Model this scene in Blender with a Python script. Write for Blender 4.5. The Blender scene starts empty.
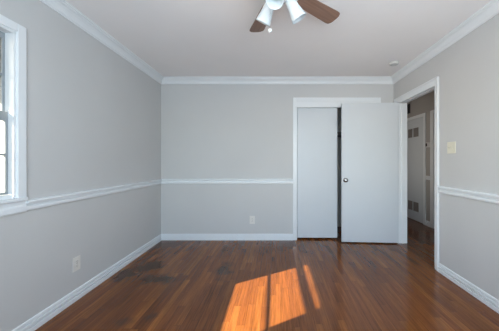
import bpy, bmesh, math, random
from mathutils import Matrix, Vector

random.seed(4)
scene = bpy.context.scene
col = scene.collection

# ------------------------------------------------------------------ camera
F_PX, W_PX = 242.0, 499.0
cam_d = bpy.data.cameras.new('camera')
cam = bpy.data.objects.new('camera', cam_d)
col.objects.link(cam)
cam.location = (0, 0, 1.184)
cam.rotation_euler = (math.pi / 2, 0, 0)
cam_d.sensor_width = 36.0
cam_d.lens = 36.0 * F_PX / W_PX
cam_d.shift_x = -26.5 / W_PX
cam_d.shift_y = -4.0 / W_PX
cam_d.clip_start = 0.02
scene.camera = cam

# ------------------------------------------------------------------ sky, sun, added fill lights, exposure
scene.view_settings.view_transform = 'Standard'
scene.view_settings.look = 'None'
scene.view_settings.gamma = 1.0
scene.view_settings.use_curve_mapping = False
scene.view_settings.exposure = 1.10
scene.cycles.caustics_reflective = False
scene.cycles.use_adaptive_sampling = False
scene.cycles.denoising_prefilter = 'NONE'

SUN_TRAVEL = Vector((1.0, 0.588, -0.735)).normalized()
world = bpy.data.worlds.new('sky')
scene.world = world
world.use_nodes = True
wn = world.node_tree
wn.nodes.clear()
sky = wn.nodes.new('ShaderNodeTexSky')
sky.sky_type = 'NISHITA'
sky.sun_disc = False
sky.sun_elevation = math.radians(32)
sky.sun_rotation = math.atan2(-SUN_TRAVEL.x, -SUN_TRAVEL.y)
bg = wn.nodes.new('ShaderNodeBackground')
bg.inputs['Strength'].default_value = 0.30
wo = wn.nodes.new('ShaderNodeOutputWorld')
wn.links.new(sky.outputs[0], bg.inputs['Color'])
wn.links.new(bg.outputs[0], wo.inputs['Surface'])

sd = bpy.data.lights.new('sun', 'SUN')
sd.energy = 26.5
sd.angle = math.radians(0.53)
sd.color = (1.0, 0.85, 0.62)
sun = bpy.data.objects.new('sun', sd)
col.objects.link(sun)
sun.location = (-6, -3, 6)
sun.rotation_euler = SUN_TRAVEL.to_track_quat('-Z', 'Y').to_euler()


def area(name, loc, direction, sx, sy, energy, color):
    d = bpy.data.lights.new(name, 'AREA')
    d.shape = 'RECTANGLE'
    d.size, d.size_y = sx, sy
    d.energy = energy
    d.color = color
    o = bpy.data.objects.new(name, d)
    col.objects.link(o)
    o.location = loc
    o.rotation_euler = Vector(direction).to_track_quat('-Z', 'Y').to_euler()
    return o


# soft fill added behind the camera, set in an invented window
area('rear_fill', (0.20, -0.43, 1.45), (-0.16, 1, 0.36), 2.1, 1.5, 40.5, (0.78, 0.90, 1.0))
# weak warm fill added to lift the hallway
area('hall_fill', (1.99, 4.75, 1.45), (1, -0.15, 0.05), 1.1, 1.7, 1.35, (1.0, 0.90, 0.80))


# ------------------------------------------------------------------ materials
def new_mat(name):
    m = bpy.data.materials.new(name)
    m.use_nodes = True
    nt = m.node_tree
    nt.nodes.clear()
    out = nt.nodes.new('ShaderNodeOutputMaterial')
    p = nt.nodes.new('ShaderNodeBsdfPrincipled')
    nt.links.new(p.outputs[0], out.inputs['Surface'])
    return m, nt, p, out


def paint(name, rgb, rough=0.6, var=0.03, scale=3.0, bump=0.0, bscale=220.0, spec=0.5, metal=0.0):
    m, nt, p, out = new_mat(name)
    tc = nt.nodes.new('ShaderNodeTexCoord')
    n = nt.nodes.new('ShaderNodeTexNoise')
    n.inputs['Scale'].default_value = scale
    n.inputs['Detail'].default_value = 4
    nt.links.new(tc.outputs['Object'], n.inputs['Vector'])
    r = nt.nodes.new('ShaderNodeValToRGB')
    r.color_ramp.elements[0].position = 0.3
    r.color_ramp.elements[1].position = 0.7
    r.color_ramp.elements[0].color = tuple(c * (1 - var) for c in rgb) + (1,)
    r.color_ramp.elements[1].color = tuple(min(1, c * (1 + var)) for c in rgb) + (1,)
    nt.links.new(n.outputs['Fac'], r.inputs['Fac'])
    nt.links.new(r.outputs['Color'], p.inputs['Base Color'])
    p.inputs['Roughness'].default_value = rough
    p.inputs['Specular IOR Level'].default_value = spec
    p.inputs['Metallic'].default_value = metal
    if bump:
        b = nt.nodes.new('ShaderNodeTexNoise')
        b.inputs['Scale'].default_value = bscale
        b.inputs['Detail'].default_value = 3
        nt.links.new(tc.outputs['Object'], b.inputs['Vector'])
        bn = nt.nodes.new('ShaderNodeBump')
        bn.inputs['Strength'].default_value = bump
        bn.inputs['Distance'].default_value = 0.002
        nt.links.new(b.outputs['Fac'], bn.inputs['Height'])
        nt.links.new(bn.outputs[0], p.inputs['Normal'])
    return m


def glass_mat():
    m = bpy.data.materials.new('window_glass')
    m.use_nodes = True
    nt = m.node_tree
    nt.nodes.clear()
    out = nt.nodes.new('ShaderNodeOutputMaterial')
    tr = nt.nodes.new('ShaderNodeBsdfTransparent')
    tr.inputs['Color'].default_value = (0.95, 0.97, 0.97, 1)
    gl = nt.nodes.new('ShaderNodeBsdfGlossy')
    gl.inputs['Roughness'].default_value = 0.02
    fr = nt.nodes.new('ShaderNodeFresnel')
    fr.inputs['IOR'].default_value = 1.45
    mx = nt.nodes.new('ShaderNodeMixShader')
    nt.links.new(fr.outputs[0], mx.inputs[0])
    nt.links.new(tr.outputs[0], mx.inputs[1])
    nt.links.new(gl.outputs[0], mx.inputs[2])
    nt.links.new(mx.outputs[0], out.inputs['Surface'])
    return m


def floor_mat():
    m, nt, p, out = new_mat('oak_strip_floor')
    N, L = nt.nodes.new, nt.links.new

    def math_n(op, a, b=None, c=None):
        n = N('ShaderNodeMath')
        n.operation = op
        for i, v in enumerate((a, b, c)):
            if v is None:
                continue
            if isinstance(v, (int, float)):
                n.inputs[i].default_value = v
            else:
                L(v, n.inputs[i])
        return n.outputs[0]

    def comb(x, y, z=0.0):
        n = N('ShaderNodeCombineXYZ')
        for i, v in enumerate((x, y, z)):
            if isinstance(v, (int, float)):
                n.inputs[i].default_value = v
            else:
                L(v, n.inputs[i])
        return n.outputs[0]

    def mix(fac, a, b, mode='MIX'):
        n = N('ShaderNodeMix')
        n.data_type = 'RGBA'
        n.blend_type = mode
        if isinstance(fac, (int, float)):
            n.inputs[0].default_value = fac
        else:
            L(fac, n.inputs[0])
        for i, v in ((6, a), (7, b)):
            if isinstance(v, tuple):
                n.inputs[i].default_value = v + (1,)
            else:
                L(v, n.inputs[i])
        return n.outputs[2]

    tc = N('ShaderNodeTexCoord')
    sp = N('ShaderNodeSeparateXYZ')
    L(tc.outputs['Object'], sp.inputs[0])
    X, Y = sp.outputs[0], sp.outputs[1]
    xs = math_n('DIVIDE', X, 0.057)
    strip = math_n('FLOOR', xs)
    wn1 = N('ShaderNodeTexWhiteNoise')
    wn1.noise_dimensions = '1D'
    L(strip, wn1.inputs['W'])
    ys = math_n('MULTIPLY_ADD', wn1.outputs['Value'], 9.0, math_n('DIVIDE', Y, 0.85))
    plank = math_n('FLOOR', ys)
    wn2 = N('ShaderNodeTexWhiteNoise')
    wn2.noise_dimensions = '2D'
    L(comb(strip, plank), wn2.inputs['Vector'])
    ramp = N('ShaderNodeValToRGB')
    cr = ramp.color_ramp
    stops = [(0.0, (0.132, 0.041, 0.011)), (0.35, (0.168, 0.053, 0.0135)), (0.7, (0.192, 0.063, 0.0155)), (1.0, (0.236, 0.081, 0.019))]
    cr.elements[0].position, cr.elements[0].color = stops[0][0], stops[0][1] + (1,)
    cr.elements[1].position, cr.elements[1].color = stops[3][0], stops[3][1] + (1,)
    for q, c in stops[1:3]:
        e = cr.elements.new(q)
        e.color = c + (1,)
    L(wn2.outputs['Value'], ramp.inputs['Fac'])
    # grain: noise stretched along the boards, offset per plank
    off = math_n('MULTIPLY', wn2.outputs['Value'], 40.0)
    g = N('ShaderNodeTexNoise')
    g.inputs['Scale'].default_value = 1.0
    g.inputs['Detail'].default_value = 6
    g.inputs['Roughness'].default_value = 0.72
    L(comb(math_n('MULTIPLY', X, 62.0), math_n('MULTIPLY', Y, 2.6), off), g.inputs['Vector'])
    gr = N('ShaderNodeMapRange')
    gr.inputs['From Min'].default_value = 0.3
    gr.inputs['From Max'].default_value = 0.7
    gr.inputs['To Min'].default_value = 0.50
    gr.inputs['To Max'].default_value = 1.40
    L(g.outputs['Fac'], gr.inputs['Value'])
    c1 = mix(1.0, ramp.outputs['Color'], comb(gr.outputs[0], gr.outputs[0], gr.outputs[0]), 'MULTIPLY')
    # broad wear of the varnish
    w = N('ShaderNodeTexNoise')
    w.inputs['Scale'].default_value = 1.0
    w.inputs['Detail'].default_value = 4
    L(comb(math_n('MULTIPLY', X, 3.0), math_n('MULTIPLY', Y, 1.1), 3.3), w.inputs['Vector'])
    wr = N('ShaderNodeMapRange')
    wr.inputs['From Min'].default_value = 0.3
    wr.inputs['From Max'].default_value = 0.7
    wr.inputs['To Min'].default_value = 0.80
    wr.inputs['To Max'].default_value = 1.15
    L(w.outputs['Fac'], wr.inputs['Value'])
    c2 = mix(1.0, c1, comb(wr.outputs[0], wr.outputs[0], wr.outputs[0]), 'MULTIPLY')
    # dark water stains with ragged edges, plus a darker patch in the far corner
    sn = N('ShaderNodeTexNoise')
    sn.inputs['Scale'].default_value = 9.0
    sn.inputs['Detail'].default_value = 3
    L(tc.outputs['Object'], sn.inputs['Vector'])
    ragged = math_n('MULTIPLY', math_n('SUBTRACT', sn.outputs['Fac'], 0.5), 1.8)
    total = None
    for (sx, sy, rx, ry, k) in ((-1.56, 2.55, 0.13, 0.16, 0.9), (-1.42, 2.72, 0.13, 0.16, 1.0), (-1.19, 2.44, 0.17, 0.11, 1.0), (-0.56, 2.63, 0.08, 0.22, 0.9),
                                (-0.945, 1.845, 0.04, 0.07, 0.7), (-1.115, 1.775, 0.06, 0.06, 0.6), (-1.60, 3.50, 0.2, 0.2, 0.6)):
        dx = math_n('DIVIDE', math_n('SUBTRACT', X, sx), rx * 1.2)
        dy = math_n('DIVIDE', math_n('SUBTRACT', Y, sy), ry)
        d = math_n('SQRT', math_n('ADD', math_n('MULTIPLY', dx, dx), math_n('MULTIPLY', dy, dy)))
        d = math_n('ADD', d, ragged)
        mr = N('ShaderNodeMapRange')
        mr.interpolation_type = 'SMOOTHSTEP'
        mr.inputs['From Min'].default_value = 1.35
        mr.inputs['From Max'].default_value = 0.35
        mr.inputs['To Max'].default_value = k
        L(d, mr.inputs['Value'])
        total = mr.outputs[0] if total is None else math_n('MAXIMUM', total, mr.outputs[0])
    c3 = mix(math_n('MULTIPLY', total, 0.85), c2, (0.045, 0.024, 0.015))
    # seams between the strips and at the board ends
    fx = math_n('FRACT', xs)
    ex = math_n('MINIMUM', fx, math_n('SUBTRACT', 1.0, fx))
    fy = math_n('FRACT', ys)
    ey = math_n('MINIMUM', fy, math_n('SUBTRACT', 1.0, fy))
    seam = math_n('MAXIMUM', math_n('LESS_THAN', ex, 0.020), math_n('LESS_THAN', ey, 0.0016))
    c4 = mix(math_n('MULTIPLY', seam, 0.6), c3, (0.03, 0.012, 0.006))
    L(c4, p.inputs['Base Color'])
    rr = N('ShaderNodeMapRange')
    rr.inputs['To Min'].default_value = 0.12
    rr.inputs['To Max'].default_value = 0.24
    L(w.outputs['Fac'], rr.inputs['Value'])
    L(rr.outputs[0], p.inputs['Roughness'])
    p.inputs['Specular IOR Level'].default_value = 0.34
    bn = N('ShaderNodeBump')
    bn.inputs['Strength'].default_value = 0.08
    bn.inputs['Distance'].default_value = 0.001
    L(math_n('SUBTRACT', g.outputs['Fac'], seam), bn.inputs['Height'])
    L(bn.outputs[0], p.inputs['Normal'])
    return m


def wood_mat(name, dark, light, scale=(3, 60, 60), rough=0.45):
    m, nt, p, out = new_mat(name)
    tc = nt.nodes.new('ShaderNodeTexCoord')
    mp = nt.nodes.new('ShaderNodeMapping')
    mp.inputs['Scale'].default_value = scale
    n = nt.nodes.new('ShaderNodeTexNoise')
    n.inputs['Scale'].default_value = 1.0
    n.inputs['Detail'].default_value = 5
    r = nt.nodes.new('ShaderNodeValToRGB')
    r.color_ramp.elements[0].position = 0.3
    r.color_ramp.elements[1].position = 0.7
    r.color_ramp.elements[0].color = dark + (1,)
    r.color_ramp.elements[1].color = light + (1,)
    nt.links.new(tc.outputs['Object'], mp.inputs['Vector'])
    nt.links.new(mp.outputs[0], n.inputs['Vector'])
    nt.links.new(n.outputs['Fac'], r.inputs['Fac'])
    nt.links.new(r.outputs['Color'], p.inputs['Base Color'])
    p.inputs['Roughness'].default_value = rough
    return m


M_WALL = paint('grey_wall_paint', (0.564, 0.568, 0.566), 0.75, 0.015, 2.0, 0.12, 260, 0.3)
M_CEIL = paint('ceiling_paint', (0.90, 0.88, 0.875), 0.9, 0.012, 2.0, 0.10, 200, 0.2)
M_TRIM = paint('white_trim_paint', (0.75, 0.78, 0.80), 0.35, 0.01, 4.0)
M_DOOR = paint('white_door_paint', (0.60, 0.635, 0.665), 0.42, 0.012, 3.0, 0.05, 120)
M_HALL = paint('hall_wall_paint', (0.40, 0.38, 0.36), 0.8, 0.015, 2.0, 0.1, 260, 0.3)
M_FLOOR = floor_mat()
M_GLASS = glass_mat()
M_PLATE = paint('ivory_plate_plastic', (0.72, 0.70, 0.66), 0.35, 0.01)
M_SWITCH = paint('aged_ivory_plastic', (0.68, 0.655, 0.54), 0.35, 0.015)
M_PLASTIC = paint('white_plastic', (0.60, 0.60, 0.59), 0.4, 0.01)
M_SLOT = paint('slot_black', (0.02, 0.02, 0.02), 0.6, 0.01)
M_STEEL = paint('satin_nickel', (0.40, 0.39, 0.38), 0.22, 0.02, 30, metal=1.0)
M_FANWHITE = paint('white_enamel', (0.68, 0.72, 0.74), 0.25, 0.008)
M_SHADE = paint('frosted_white_glass', (0.62, 0.68, 0.71), 0.3, 0.008)
M_BLADE = wood_mat('walnut_blade', (0.17, 0.095, 0.065), (0.26, 0.15, 0.105))
M_SASH = paint('grey_aluminium_sash', (0.27, 0.30, 0.32), 0.4, 0.02)
M_BULB = paint('bulb_glass', (0.85, 0.85, 0.83), 0.2, 0.005)
M_DARK = paint('dark_vent_metal', (0.03, 0.03, 0.032), 0.5, 0.02)
M_HVENT = paint('grey_louver_metal', (0.24, 0.22, 0.21), 0.5, 0.02)
M_RUBBER = paint('dark_threshold', (0.03, 0.02, 0.016), 0.5, 0.05)
M_GROUND = paint('sunlit_concrete', (0.50, 0.43, 0.38), 0.9, 0.12, 1.2)
M_EAVE = paint('painted_soffit', (0.30, 0.32, 0.30), 0.8, 0.03)


# ------------------------------------------------------------------ mesh helpers
class MB:
    def __init__(self):
        self.bm = bmesh.new()

    def _merge(self, tmp, mat=None):
        if mat is not None:
            bmesh.ops.transform(tmp, matrix=mat, verts=tmp.verts)
        me = bpy.data.meshes.new('tmp')
        tmp.to_mesh(me)
        tmp.free()
        self.bm.from_mesh(me)
        bpy.data.meshes.remove(me)
        return self

    def box(self, x0, x1, y0, y1, z0, z1, bevel=0.0, seg=2, mat=None):
        t = bmesh.new()
        bmesh.ops.create_cube(t, size=1.0)
        for v in t.verts:
            v.co = Vector(((x0 + x1) / 2 + v.co.x * (x1 - x0), (y0 + y1) / 2 + v.co.y * (y1 - y0), (z0 + z1) / 2 + v.co.z * (z1 - z0)))
        if bevel:
            bmesh.ops.bevel(t, geom=t.edges[:], offset=bevel, segments=seg, affect='EDGES', profile=0.5)
        return self._merge(t, mat)

    def lathe(self, prof, seg=32, mat=None):
        """prof: (r, z) pairs turned about local z."""
        t = bmesh.new()
        rings = []
        for r, z in prof:
            if r < 1e-6:
                rings.append([t.verts.new((0, 0, z))])
            else:
                rings.append([t.verts.new((r * math.cos(2 * math.pi * k / seg), r * math.sin(2 * math.pi * k / seg), z)) for k in range(seg)])
        for a, b in zip(rings, rings[1:]):
            for k in range(seg):
                k2 = (k + 1) % seg
                if len(a) == 1 and len(b) > 1:
                    t.faces.new((a[0], b[k], b[k2]))
                elif len(b) == 1 and len(a) > 1:
                    t.faces.new((a[k], b[0], a[k2]))
                elif len(a) > 1:
                    t.faces.new((a[k], b[k], b[k2], a[k2]))
        bmesh.ops.recalc_face_normals(t, faces=t.faces[:])
        for f in t.faces:
            f.smooth = True
        return self._merge(t, mat)

    def prism(self, pts, axis, a0, a1, mat=None):
        """closed outline swept along an axis; pts are (d, z) for axis 'y' (d along x) or (d, z) for axis 'x' (d along y)."""
        t = bmesh.new()

        def P(p, a):
            if axis == 'y':
                return (p[0], a, p[1])
            if axis == 'x':
                return (a, p[0], p[1])
            return (p[0], p[1], a)
        A = [t.verts.new(P(p, a0)) for p in pts]
        B = [t.verts.new(P(p, a1)) for p in pts]
        n = len(pts)
        t.faces.new(A)
        t.faces.new(B)
        for k in range(n):
            k2 = (k + 1) % n
            t.faces.new((A[k], A[k2], B[k2], B[k]))
        bmesh.ops.recalc_face_normals(t, faces=t.faces[:])
        return self._merge(t, mat)

    def tube(self, path, r, seg=10, mat=None):
        t = bmesh.new()
        rings = []
        for i, q in enumerate(path):
            q = Vector(q)
            d = (Vector(path[min(i + 1, len(path) - 1)]) - Vector(path[max(i - 1, 0)])).normalized()
            ref = Vector((0, 0, 1)) if abs(d.z) < 0.9 else Vector((1, 0, 0))
            u = d.cross(ref).normalized()
            w = d.cross(u)
            rings.append([t.verts.new(q + u * r * math.cos(2 * math.pi * k / seg) + w * r * math.sin(2 * math.pi * k / seg)) for k in range(seg)])
        for a, b in zip(rings, rings[1:]):
            for k in range(seg):
                t.faces.new((a[k], a[(k + 1) % seg], b[(k + 1) % seg], b[k]))
        t.faces.new(rings[0])
        t.faces.new(rings[-1])
        bmesh.ops.recalc_face_normals(t, faces=t.faces[:])
        for f in t.faces:
            f.smooth = True
        return self._merge(t, mat)

    def build(self, name, material, parent=None, loc=(0, 0, 0), rot=(0, 0, 0)):
        me = bpy.data.meshes.new(name)
        self.bm.to_mesh(me)
        self.bm.free()
        me.materials.append(material)
        o = bpy.data.objects.new(name, me)
        col.objects.link(o)
        o.location = loc
        o.rotation_euler = rot
        if parent is not None:
            o.parent = parent
        return o


def tag(o, label, cat=None, group=None, kind=None):
    o['label'] = label
    if cat:
        o['category'] = cat
    if group:
        o['group'] = group
    if kind:
        o['kind'] = kind
    return o


def empty(name, loc=(0, 0, 0), rot=(0, 0, 0)):
    o = bpy.data.objects.new(name, None)
    o.empty_display_size = 0.05
    col.objects.link(o)
    o.location = loc
    o.rotation_euler = rot
    return o


def copy_tree(o, parent=None):
    c = o.copy()
    col.objects.link(c)
    if parent is not None:
        c.parent = parent
    for ch in list(o.children):
        copy_tree(ch, c)
    return c


# ------------------------------------------------------------------ room dimensions
D = 3.65            # distance of the back wall from the lens
H = 2.44            # ceiling height
XL, XR = -1.735, 1.772
AL, AR = 0.0140, -0.0124        # the side walls are very slightly out of square
YREAR = -0.45
OL, OR = Vector((XL, D, 0)), Vector((XR, D, 0))


def at_left(y, z=0.0):   # point on the left wall's face at depth y
    return (XL - math.tan(AL) * (y - D), y, z)


def at_right(y, z=0.0):
    return (XR - math.tan(AR) * (y - D), y, z)


S = 'structure'
# ------------------------------------------------------------------ shell
tag(MB().box(-2.0, 3.0, YREAR - 0.15, 6.3, -0.06, 0.0).build('floor', M_FLOOR), 'reddish brown varnished oak strip floor', 'floor', kind=S)
tag(MB().box(-2.0, 3.0, YREAR - 0.15, 6.3, H, H + 0.08).build('ceiling', M_CEIL), 'smooth pale grey ceiling of the bedroom', 'ceiling', kind=S)

# back wall with the closet opening
CX0, CX1, CHEAD = 0.306, 1.530, 2.095
b = MB()
b.box(XL - 0.15, CX0, D, D + 0.13, 0, H).box(CX1, XR + 0.05, D, D + 0.13, 0, H).box(CX0, CX1, D, D + 0.13, CHEAD, H)
tag(b.build('wall_back', M_WALL), 'light grey back wall around the closet opening', 'wall', kind=S)

# left wall (local frame: x = 0 is the painted face, y = depth - D) with the window opening
WY0, WY1, WZ0, WZ1 = 0.668, 1.578, 0.92, 2.025
l0, l1 = YREAR - 0.1 - D, 0.1
b = MB()
b.box(-0.14, 0, l0, WY0 - D, 0, H).box(-0.14, 0, WY1 - D, l1, 0, H)
b.box(-0.14, 0, WY0 - D, WY1 - D, 0, WZ0).box(-0.14, 0, WY0 - D, WY1 - D, WZ1, H)
tag(b.build('wall_left', M_WALL, loc=OL, rot=(0, 0, AL)), 'light grey wall holding the window', 'wall', kind=S)

# right wall with the doorway; it runs on beyond the back wall as the hall's near side
DY0, DY1, DHEAD = 2.667, 3.512, 2.045
b = MB()
b.box(0, 0.12, l0, DY0 - D, 0, H).box(0, 0.12, DY1 - D, 2.6, 0, H).box(0, 0.12, DY0 - D, DY1 - D, DHEAD, H)
tag(b.build('wall_right', M_WALL, loc=OR, rot=(0, 0, AR)), 'light grey wall holding the open doorway and light switch', 'wall', kind=S)

# wall behind the camera, with a wide opening added to let fill light in
b = MB()
b.box(-1.95, -1.32, YREAR - 0.12, YREAR, 0, H).box(1.32, 1.80, YREAR - 0.12, YREAR, 0, H)
b.box(-1.32, 1.32, YREAR - 0.12, YREAR, 0, 0.48).box(-1.32, 1.32, YREAR - 0.12, YREAR, 2.22, H)
tag(b.build('wall_rear', M_WALL), 'light grey wall behind the viewer with an opening added for fill light', 'wall', kind=S)

# hall beyond the doorway
HX = 2.79
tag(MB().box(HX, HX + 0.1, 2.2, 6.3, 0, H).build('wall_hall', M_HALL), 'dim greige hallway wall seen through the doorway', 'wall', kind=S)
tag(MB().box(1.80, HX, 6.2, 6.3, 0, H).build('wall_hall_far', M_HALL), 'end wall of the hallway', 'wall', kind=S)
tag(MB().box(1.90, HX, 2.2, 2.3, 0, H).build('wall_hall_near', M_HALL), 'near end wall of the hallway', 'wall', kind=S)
# closet interior
tag(MB().box(0.0, XR, 4.40, 4.48, 0, H).build('wall_closet_back', M_WALL), 'back wall inside the closet', 'wall', kind=S)
tag(MB().box(0.0, 0.08, D + 0.13, 4.40, 0, H).build('wall_closet_side', M_WALL), 'side wall inside the closet', 'wall', kind=S)

# ------------------------------------------------------------------ mouldings
CROWN = [(0, -0.092), (0.009, -0.092), (0.012, -0.084), (0.018, -0.078), (0.021, -0.062), (0.030, -0.045), (0.042, -0.031), (0.055, -0.024),
         (0.058, -0.016), (0.066, -0.013), (0.070, -0.008), (0.070, 0.0), (0, 0.0)]
BASE = [(0, 0), (0.018, 0), (0.018, 0.030), (0.016, 0.033), (0.004, 0.034), (0.004, 0.044), (0.015, 0.045), (0.016, 0.048), (0.016, 0.060), (0.014, 0.063), (0.003, 0.064), (0.003, 0.074), (0.012, 0.075),
        (0.010, 0.089), (0.004, 0.094), (0, 0.094)]
RAIL = [(0, 0.848), (0.011, 0.848), (0.016, 0.856), (0.017, 0.868), (0.015, 0.878), (0.003, 0.884), (0.003, 0.898), (0.028, 0.902), (0.030, 0.909),
        (0.026, 0.918), (0, 0.921)]


def left_run(prof, y0, y1, name, label, cat):
    return tag(MB().prism(prof, 'y', y0 - D, y1 - D).build(name, M_TRIM, loc=OL, rot=(0, 0, AL)), label, cat, kind=S)


def right_run(prof, y0, y1, name, label, cat):
    return tag(MB().prism([(-d, z) for d, z in prof], 'y', y0 - D, y1 - D).build(name, M_TRIM, loc=OR, rot=(0, 0, AR)), label, cat, kind=S)


def back_run(prof, x0, x1, name, label, cat):
    return tag(MB().prism([(D - d, z) for d, z in prof], 'x', x0, x1).build(name, M_TRIM), label, cat, kind=S)


CR = [(d, H + z) for d, z in CROWN]
left_run(CR, YREAR, D, 'trim_1', 'white crown moulding along the window wall', 'crown moulding')
back_run(CR, XL, XR, 'trim_2', 'white crown moulding along the back wall above the closet', 'crown moulding')
right_run(CR, YREAR, D, 'trim_3', 'white crown moulding above the doorway wall', 'crown moulding')
left_run(RAIL, WY1 + 0.062, D, 'trim_4', 'white chair rail from the window to the corner', 'chair rail')
back_run(RAIL, XL, 0.256, 'trim_5', 'white chair rail along the back wall to the closet', 'chair rail')
right_run(RAIL, YREAR, DY0 - 0.067, 'trim_6', 'white chair rail on the doorway wall below the light switch', 'chair rail')
left_run(BASE, YREAR, D, 'baseboard_left', 'white stepped baseboard below the window wall', 'baseboard')
back_run(BASE, XL, 0.256, 'baseboard_back', 'white stepped baseboard from the corner to the closet', 'baseboard')
right_run(BASE, YREAR, DY0 - 0.067, 'baseboard_right', 'white stepped baseboard below the light switch wall', 'baseboard')
b = MB().prism([(HX - d, z) for d, z in BASE], 'y', 4.356, 4.50)
tag(b.build('baseboard_hall', M_TRIM), 'short white baseboard between the two hall door casings', 'baseboard', kind=S)
b = MB().prism([(HX - d, z) for d, z in RAIL], 'y', 4.356, 4.50)
tag(b.build('trim_7', M_TRIM), 'short white chair rail in the hall under the thermostat', 'chair rail', kind=S)


def casing_profile_box(b, x_face, sgn, y0, y1, z0, z1):
    """two-step casing board lying on a wall whose face is at x_face; sgn = direction out of the wall."""
    a = sorted((x_face, x_face + sgn * 0.014))
    b.box(a[0], a[1], y0, y1, z0, z1, 0.003)


# doorway casing and jamb (right wall frame)
root = empty('trim_8', OR, (0, 0, AR))
tag(root, 'white casing and jamb around the open doorway to the hall', 'door frame', kind=S)
cw = 0.082
n0, n1, f1, zt = DY0 - D, DY1 - D, DY1 + cw - D, 2.105
b = MB()
cn = 0.064
for (y0, y1) in ((n0 - cn, n0 - 0.004), (n1 + 0.004, f1)):
    b.box(-0.013, 0, y0, y1, 0, zt, 0.003)
b.box(-0.013, 0, n0 - 0.004, n1 + 0.004, DHEAD + 0.004 - 0.03, zt, 0.003)
# raised back band on the outer edge
b.box(-0.022, 0, n0 - cn, n0 - cn + 0.022, 0, zt, 0.004)
b.box(-0.022, 0, f1 - 0.024, f1, 0, zt, 0.004)
b.box(-0.022, 0, n0 - cn, f1, zt - 0.022, zt, 0.004)
b.build('casing', M_TRIM, root)
b = MB()
b.box(-0.004, 0.128, n0 - 0.002, n0 + 0.014, 0, DHEAD)
b.box(-0.004, 0.128, n1 - 0.010, n1 + 0.002, 0, DHEAD)
b.box(-0.004, 0.128, n0, n1, DHEAD - 0.014, DHEAD + 0.002)
b.build('jamb', M_TRIM, root)
b = MB()
b.box(0.045, 0.080, n0 + 0.012, n0 + 0.024, 0, DHEAD - 0.012, 0.002)
b.box(0.045, 0.080, n1 - 0.020, n1 - 0.008, 0, DHEAD - 0.012, 0.002)
b.box(0.045, 0.080, n0 + 0.012, n1 - 0.008, DHEAD - 0.026, DHEAD - 0.012, 0.002)
b.build('door_stop', M_TRIM, root)
hc = MB()
for (y0, y1) in ((n0 - 0.07, n0), (n1, n1 + 0.07)):
    hc.box(0.12, 0.134, y0, y1, 0, 2.10, 0.003)
hc.box(0.12, 0.134, n0, n1, DHEAD, 2.10, 0.003)
hc.build('hall_side_casing', M_TRIM, root)

# closet casing, fascia and liner
root = empty('trim_9', (0, D, 0))
tag(root, 'white casing and head board around the closet opening', 'closet frame', kind=S)
b = MB()
ct = 2.145
b.box(0.256, 0.306, -0.016, 0, 0, ct, 0.003)
b.box(CX1, CX1 + 0.046, -0.016, 0, 0, ct, 0.003)
b.box(0.306, CX1, -0.016, 0, 2.090, ct, 0.003)
b.build('casing', M_TRIM, root)
MB().box(0.306, CX1, -0.010, 0.012, 2.000, 2.092, 0.002).build('head_board', M_TRIM, root)
b = MB()
b.box(0.300, 0.318, -0.002, 0.132, 0, 2.10)
b.box(CX1 - 0.012, CX1 + 0.006, -0.002, 0.132, 0, 2.10)
b.box(0.300, CX1, 0.012, 0.132, 2.082, 2.10)
b.build('jamb', M_TRIM, root)
MB().box(0.318, CX1 - 0.012, 0.028, 0.108, 2.058, 2.082).build('track', M_STEEL, root)

# ------------------------------------------------------------------ window in the left wall
win = empty('window_1', OL, (0, 0, AL))
tag(win, 'white double hung window with a deep casing and stool', 'window', kind=S)
y0, y1 = WY0 - D, WY1 - D
ZS = 0.945
b = MB()
for (a, c) in ((y0 - 0.062, y0 - 0.006), (y1 + 0.006, y1 + 0.062)):
    b.box(0, 0.018, a, c, ZS - 0.002, 2.088, 0.004)
b.box(0, 0.018, y0 - 0.006, y1 + 0.006, WZ1 + 0.006, 2.088, 0.004)
b.build('casing', M_TRIM, win)
b = MB()
b.box(-0.142, 0.006, y0 - 0.006, y0 + 0.010, ZS, WZ1)
b.box(-0.142, 0.006, y1 - 0.010, y1 + 0.006, ZS, WZ1)
b.box(-0.142, 0.006, y0 - 0.006, y1 + 0.006, WZ1 - 0.010, WZ1 + 0.006)
b.build('jamb', M_TRIM, win)
b = MB()
b.box(-0.142, 0.030, y0 - 0.062, y1 + 0.062, 0.921, ZS, 0.005)
b.box(-0.142, -0.004, y0 - 0.006, y1 + 0.006, ZS - 0.004, 0.972, 0.004)
b.build('stool', M_TRIM, win)
b = MB().prism([(0, 0.842), (0.013, 0.842), (0.018, 0.852), (0.018, 0.880), (0.013, 0.892), (0.012, 0.921), (0, 0.921)], 'y', y0 - 0.064, y1 + 0.064)
b.build('apron', M_TRIM, win)


def sash(name, x0, x1, z0, z1, zb, ztop, muntin):
    s0, s1 = y0 + 0.010, y1 - 0.010
    st = 0.017
    b = MB()
    b.box(x0, x1, s0, s0 + st, z0, z1, 0.003)
    b.box(x0, x1, s1 - st, s1, z0, z1, 0.003)
    b.box(x0, x1, s0 + st, s1 - st, z0, zb, 0.003)
    b.box(x0, x1, s0 + st, s1 - st, ztop, z1, 0.003)
    o = b.build(name, M_SASH, win)
    xm = (x0 + x1) / 2
    MB().box(xm - 0.010, xm + 0.010, s0 + st, s1 - st, muntin - 0.008, muntin + 0.008, 0.002).build('muntin', M_SASH, o)
    MB().box(xm - 0.0015, xm + 0.0015, s0 + st - 0.004, s1 - st + 0.004, zb - 0.004, ztop + 0.004).build('pane', M_GLASS, o)
    return o


sash('lower_sash', -0.046, -0.028, 0.971, 1.505, 0.987, 1.443, 1.228)
sash('upper_sash', -0.066, -0.048, 1.466, WZ1 - 0.010, 1.500, 1.975, 1.742)

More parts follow.
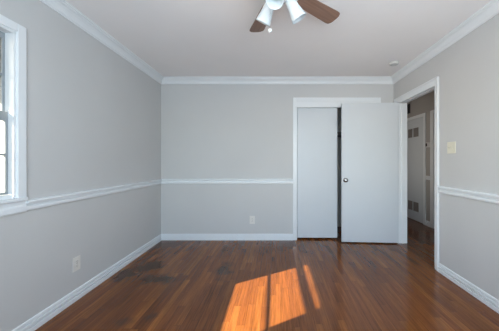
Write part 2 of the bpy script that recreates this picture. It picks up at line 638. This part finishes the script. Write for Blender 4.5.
# unseen rear window added to go with the fill light: frame and panes
win2 = empty('added_window', (0, YREAR, 0))
tag(win2, 'wide white framed window added unseen behind the viewer for fill light', 'window', kind=S)
b = MB()
for (xa, xb, za, zb) in ((-1.32, -1.27, 0.48, 2.22), (1.27, 1.32, 0.48, 2.22), (-1.27, 1.27, 0.48, 0.53), (-1.27, 1.27, 2.17, 2.22), (-0.025, 0.025, 0.53, 2.17)):
    b.box(xa, xb, -0.10, -0.05, za, zb, 0.004)
b.build('window_frame', M_TRIM, win2)
MB().box(-1.27, -0.025, -0.077, -0.073, 0.53, 2.17).build('pane', M_GLASS, win2)
MB().box(0.025, 1.27, -0.077, -0.073, 0.53, 2.17).build('pane', M_GLASS, win2)

# ------------------------------------------------------------------ doors
# open hollow-core room door: the hinge is at the far jamb, the leaf stands a little past square
LW, LT = 0.803, 0.035
door = empty('door_1', at_right(3.507, 0.0), (0, 0, math.pi / 2 - math.radians(3.6)))
door.location.x -= 0.006
tag(door, 'plain white flush door standing open in front of the closet', 'door', kind=S)
# local frame: +y runs from the hinge to the free edge; -x is the face seen from the room
MB().box(-LT - 0.004, -0.004, 0.004, LW + 0.004, 0.016, 2.030, 0.002).build('leaf', M_DOOR, door)
KY, KZ = 0.754, 0.914
KNOB = [(0, 0), (0.031, 0), (0.033, 0.003), (0.031, 0.007), (0.015, 0.010), (0.011, 0.016), (0.011, 0.030), (0.019, 0.036), (0.026, 0.043), (0.028, 0.052),
        (0.025, 0.060), (0.016, 0.065), (0, 0.067)]
kn = MB().lathe(KNOB, 28, Matrix.Translation((-LT - 0.004, KY, KZ)) @ Matrix.Rotation(-math.pi / 2, 4, 'Y')).build('knob', M_STEEL, door)
tag(kn, 'round brushed nickel knob')
MB().lathe([(r * 0.9, z * 0.75) for r, z in KNOB], 28, Matrix.Translation((-0.004, KY, KZ)) @ Matrix.Rotation(math.pi / 2, 4, 'Y')).build('knob', M_STEEL, door)
MB().box(-LT + 0.006, -0.014, LW + 0.003, LW + 0.0055, KZ - 0.028, KZ + 0.028).build('latch_plate', M_STEEL, door)
for hz in (0.22, 1.02, 1.80):
    h = MB()
    h.lathe([(0, -0.045), (0.006, -0.045), (0.006, 0.045), (0, 0.045)], 12, Matrix.Translation((0.001, 0.0, hz)))
    h.box(-0.033, -0.002, 0.001, 0.0045, hz - 0.044, hz + 0.044)
    h.build('hinge', M_TRIM, door)

# closet sliding doors: one closed over the window side half, the other slid behind it
SLW = 0.609
d2 = empty('door_2', (0.325, D + 0.034, 0))
MB().box(0, SLW, 0, 0.033, 0.024, 2.058, 0.002).build('leaf', M_DOOR, d2)
MB().lathe([(0, 0.002), (0.017, 0.002), (0.021, 0.0), (0.023, -0.0015), (0.0225, -0.003), (0.0, -0.003)], 20,
           Matrix.Translation((SLW * 0.5, 0.0005, 2.052)) @ Matrix.Rotation(math.pi / 2, 4, 'X') @ Matrix.Scale(0.2, 4)).build('guide_pin', M_STEEL, d2)
tag(d2, 'flat white sliding closet door left uncovered by the open door', 'door', kind=S)
d3 = copy_tree(d2)
d3.location = (0.332, D + 0.074, 0)
tag(d3, 'second white sliding closet door, slid behind the first', 'door', kind=S)
d3.name = 'door_3'

# hall door with two pairs of louvered vents
hd = empty('door_4', (HX, 4.56, 0))
tag(hd, 'white hall closet door with two pairs of louvered vents', 'door', kind=S)
MB().box(-0.010, 0.0, 0.0, 0.78, 0.012, 2.035, 0.002).build('leaf', M_DOOR, hd)
for (za, zb) in ((1.675, 1.852), (0.195, 0.375)):
    for (ya, yb) in ((0.160, 0.325), (0.370, 0.520)):
        g = MB()
        t = 0.012
        g.box(-0.017, -0.009, ya, ya + t, za, zb).box(-0.017, -0.009, yb - t, yb, za, zb)
        g.box(-0.017, -0.009, ya, yb, za, za + t).box(-0.017, -0.009, ya, yb, zb - t, zb)
        k = 7
        for i in range(k):
            zc = za + t + (i + 0.5) * (zb - za - 2 * t) / k
            g.box(-0.006, 0.006, ya + t, yb - t, zc - 0.001, zc + 0.001, mat=Matrix.Translation((-0.013, 0, zc)) @ Matrix.Rotation(0.6, 4, 'Y') @ Matrix.Translation((0, 0, -zc)))
        g.box(-0.0115, -0.0095, ya + t, yb - t, za + t, zb - t)
        g.build('vent_grille', M_HVENT, hd)
root = empty('trim_10', (HX, 0, 0))
tag(root, 'white casing around the vented hall door', 'door frame', kind=S)
b = MB()
b.box(-0.016, 0, 4.500, 4.560, 0, 2.095, 0.003).box(-0.016, 0, 5.34, 5.40, 0, 2.095, 0.003).box(-0.016, 0, 4.560, 5.34, 2.037, 2.095, 0.003)
b.build('casing', M_TRIM, root)
root = empty('trim_11', (HX, 0, 0))
tag(root, 'white casing of the next hall door nearest the room doorway', 'door frame', kind=S)
b = MB()
b.box(-0.018, 0, 4.270, 4.356, 0, 2.095, 0.003).box(-0.018, 0, 3.47, 3.55, 0, 2.095, 0.003).box(-0.018, 0, 3.55, 4.270, 2.037, 2.095, 0.003)
b.build('casing', M_TRIM, root)
d5 = empty('door_5', (HX, 3.55, 0))
tag(d5, 'plain white hall door hidden beyond the doorway edge', 'door', kind=S)
MB().box(-0.008, 0, 0, 0.72, 0.012, 2.037, 0.002).build('leaf', M_DOOR, d5)

# ------------------------------------------------------------------ closet fittings
sh = tag(MB().box(0.081, XR + 0.0, 4.05, 4.40, 1.680, 1.698, 0.002).build('closet_shelf', M_TRIM), 'white shelf seen through the gap between closet doors', 'shelf')
rod = tag(MB().tube([(0.081, 4.12, 1.615), (1.76, 4.12, 1.615)], 0.016, 14).build('closet_rod', M_STEEL), 'metal hanging rod below the closet shelf', 'closet rod')

# ------------------------------------------------------------------ ceiling fan
FX, FY = 0.020, 1.60
fan = empty('ceiling_fan', (FX, FY, H))
tag(fan, 'white ceiling fan with walnut brown blades and spot lights', 'ceiling fan')
MB().lathe([(0, 0), (0.085, 0), (0.088, -0.006), (0.086, -0.024), (0.125, -0.034), (0.140, -0.052), (0.142, -0.090), (0.132, -0.112), (0.095, -0.124), (0, -0.126)], 48
           ).build('motor_housing', M_FANWHITE, fan)
MB().lathe([(0, -0.120), (0.050, -0.122), (0.050, -0.134), (0.066, -0.140), (0.070, -0.152), (0.068, -0.172), (0.052, -0.190), (0.020, -0.198), (0, -0.199)], 40
           ).build('light_fitter', M_FANWHITE, fan)
BZ = -0.106
# blade outline, length along +x
R0, R1 = 0.185, 0.582


def blade_mb():
    pts = [(R0, -0.046), (R0 + 0.02, -0.052), (R1 - 0.040, -0.066), (R1 - 0.018, -0.062), (R1 - 0.003, -0.040), (R1, -0.020),
           (R1, 0.020), (R1 - 0.003, 0.040), (R1 - 0.018, 0.062), (R1 - 0.040, 0.066), (R0 + 0.02, 0.052), (R0, 0.046)]
    return MB().prism(pts, 'z', -0.003, 0.003, Matrix.Translation((0, 0, BZ)) @ Matrix.Rotation(math.radians(-12), 4, 'X'))


def iron_mb():
    b = MB()
    tr = Matrix.Translation((0, 0, BZ)) @ Matrix.Rotation(math.radians(-12), 4, 'X')
    b.prism([(0.10, -0.016), (0.16, -0.014), (0.20, -0.034), (0.245, -0.030), (0.262, 0.0), (0.245, 0.030), (0.20, 0.034), (0.16, 0.014), (0.10, 0.016)], 'z', 0.0032, 0.0075, tr)
    for p in ((0.215, -0.02), (0.215, 0.02), (0.245, 0.0)):
        b.lathe([(0, 0.011), (0.005, 0.010), (0.006, 0.007), (0, 0.007)], 10, tr @ Matrix.Translation((p[0], p[1], 0)))
    return b


blade0 = blade_mb().build('blade', M_BLADE, fan)
iron0 = iron_mb().build('blade_iron', M_FANWHITE, blade0)
BL0 = math.radians(38)
blade0.rotation_euler = (0, 0, BL0)
for k in range(1, 5):
    c = copy_tree(blade0, fan)
    c.rotation_euler = (0, 0, BL0 + k * 2 * math.pi / 5)

# three adjustable spot shades on short arms
TILT = math.radians(57)


def shade_matrix():
    return Matrix.Translation((0.064, 0, -0.157)) @ Matrix.Rotation(math.pi / 2 + TILT, 4, 'Y')


sm = shade_matrix()
SH = [(0.0, 0.014), (0.026, 0.014), (0.033, 0.020), (0.036, 0.045), (0.041, 0.085), (0.048, 0.122), (0.052, 0.142), (0.0555, 0.153), (0.0530, 0.1535),
      (0.049, 0.140), (0.045, 0.120), (0.038, 0.085), (0.033, 0.045), (0.026, 0.026), (0, 0.024)]
shade0 = MB().lathe(SH, 32, sm).build('lamp_shade', M_SHADE, fan)
MB().tube([sm @ Vector((0, 0, -0.012)), sm @ Vector((0, 0, 0.022))], 0.009, 12).build('shade_arm', M_FANWHITE, shade0)
MB().lathe([(0, 0.028), (0.012, 0.030), (0.013, 0.048), (0.022, 0.075), (0.024, 0.092), (0.017, 0.110), (0, 0.116)], 20, sm).build('bulb', M_BULB, shade0)
SH0 = math.radians(19)
shade0.rotation_euler = (0, 0, SH0)
for k in range(1, 3):
    c = copy_tree(shade0, fan)
    c.rotation_euler = (0, 0, SH0 + k * 2 * math.pi / 3)

ch = MB()
cx, cy = -0.058, -0.040
ch.tube([(cx, cy, -0.165), (cx, cy, -0.40)], 0.0012, 6)
for k in range(56):
    ch.lathe([(0, -0.0018), (0.0018, 0), (0, 0.0018)], 6, Matrix.Translation((cx, cy, -0.170 - k * 0.0041)))
chain = ch.build('pull_chain', M_STEEL, fan)
pr = [(0.0122 * math.sin(math.pi * i / 12), -0.411 - 0.0125 * -math.cos(math.pi * i / 12)) for i in range(13)]
pr[0] = (0, pr[0][1])
pr[-1] = (0, pr[-1][1])
MB().lathe(pr, 20, Matrix.Translation((cx, cy, 0))).build('chain_ball', M_FANWHITE, chain)

# ------------------------------------------------------------------ small fixtures
sdt = empty('smoke_detector', (1.497, 3.07, H))
tag(sdt, 'round white smoke detector on the ceiling near the closet corner', 'smoke detector')
MB().lathe([(0, 0), (0.060, 0), (0.060, -0.008), (0, -0.008)], 32).build('base_plate', M_PLASTIC, sdt)
MB().lathe([(0, -0.008), (0.055, -0.008), (0.056, -0.018), (0.050, -0.028), (0.036, -0.034), (0.034, -0.031), (0.020, -0.031), (0.018, -0.035), (0, -0.036)], 32).build('cover', M_PLASTIC, sdt)

# duplex outlet, local: y = into the room, x across, z up
PW, PH = 0.078, 0.120


def outlet(loc, rotz):
    r = empty('wall_outlet', loc, (0, 0, rotz))
    MB().box(-PW / 2, PW / 2, 0.0, 0.006, -PH / 2, PH / 2, 0.0025).build('cover_plate', M_PLATE, r)
    rc = None
    for s in (-1, 1):
        b = MB()
        b.box(-0.0165, 0.0165, 0.004, 0.0085, s * 0.0195 - 0.0135, s * 0.0195 + 0.0135, 0.003)
        rc = b.build('receptacle', M_PLATE, r)
        sl = MB()
        for xx, hh in ((-0.006, 0.0045), (0.006, 0.0036)):
            sl.box(xx - 0.0011, xx + 0.0011, 0.0078, 0.0088, s * 0.0195 + 0.003 - hh, s * 0.0195 + 0.003 + hh)
        sl.lathe([(0, 0), (0.0023, 0), (0.0023, 0.001), (0, 0.001)], 10, Matrix.Translation((0, 0.0078, s * 0.0195 - 0.0075)) @ Matrix.Rotation(-math.pi / 2, 4, 'X'))
        sl.build('slot', M_SLOT, rc)
    MB().lathe([(0, 0), (0.0032, 0), (0.0026, 0.0012), (0, 0.0015)], 12, Matrix.Translation((0, 0.0058, 0)) @ Matrix.Rotation(-math.pi / 2, 4, 'X')).build('screw', M_STEEL, r)
    return r


o1 = outlet((-0.359, D, 0.303), math.pi)
tag(o1, 'ivory wall outlet low on the back wall', 'outlet', 'duplex wall outlets')
o2 = copy_tree(o1)
o2.location = at_left(2.075, 0.308)
o2.rotation_euler = (0, 0, -math.pi / 2 + AL)
tag(o2, 'ivory wall outlet low on the window wall', 'outlet', 'duplex wall outlets')

sw = empty('light_switch', at_right(2.42, 1.322), (0, 0, math.pi / 2 + AR))
tag(sw, 'aged ivory double light switch beside the open doorway', 'light switch')
MB().box(-0.058, 0.058, 0, 0.006, -0.058, 0.058, 0.0025).build('cover_plate', M_SWITCH, sw)
for xx in (-0.023, 0.023):
    b = MB()
    b.box(xx - 0.005, xx + 0.005, 0.005, 0.0075, -0.012, 0.012, 0.001)
    b.box(xx - 0.0038, xx + 0.0038, 0.004, 0.017, -0.004, 0.004, 0.0012, mat=Matrix.Translation((0, 0.006, 0.002)) @ Matrix.Rotation(0.5, 4, 'X') @ Matrix.Translation((0, -0.006, 0)))
    b.build('toggle', M_SWITCH, sw)
    for zz in (-0.030, 0.030):
        MB().lathe([(0, 0), (0.003, 0), (0.0024, 0.0012), (0, 0.0014)], 12, Matrix.Translation((xx, 0.0058, zz)) @ Matrix.Rotation(-math.pi / 2, 4, 'X')).build('screw', M_SWITCH, sw)

th = empty('thermostat', (HX, 4.435, 1.488), (0, 0, math.pi / 2))
tag(th, 'small white thermostat with dark display on the hall wall', 'thermostat')
MB().box(-0.055, 0.055, 0, 0.022, -0.045, 0.045, 0.004).build('case', M_PLASTIC, th)
MB().box(-0.002, 0.046, 0.021, 0.0235, -0.026, 0.030, 0.001).build('display', M_SLOT, th)

vt = empty('return_vent', (HX, 4.99, 2.17), (0, 0, math.pi / 2))
tag(vt, 'dark vent high on the hall wall above the vented door', 'vent')
b = MB()
b.box(0, 0.40, 0, 0.012, 0, 0.018, 0.002).box(0, 0.40, 0, 0.012, 0.222, 0.24, 0.002).box(0, 0.018, 0, 0.012, 0, 0.24, 0.002).box(0.382, 0.40, 0, 0.012, 0, 0.24, 0.002)
b.build('frame', M_HALL, vt)
b = MB().box(0.018, 0.382, 0.0, 0.003, 0.018, 0.222)
for i in range(9):
    zc = 0.018 + (i + 0.5) * 0.204 / 9
    b.box(0.018, 0.382, 0.003, 0.010, zc - 0.001, zc + 0.001)
b.build('louvers', M_DARK, vt)

# ------------------------------------------------------------------ outside the window
tag(MB().box(-40, -1.98, -30, 40, -0.45, -0.30).build('ground', M_GROUND), 'pale sunlit ground outside the window', 'ground', kind=S)
e = MB().box(-2.85, -1.90, -1.5, 4.8, 2.350, 2.46)
tag(e.build('roof_eave', M_EAVE), 'grey roof eave overhanging outside the window', 'roof eave', kind=S)
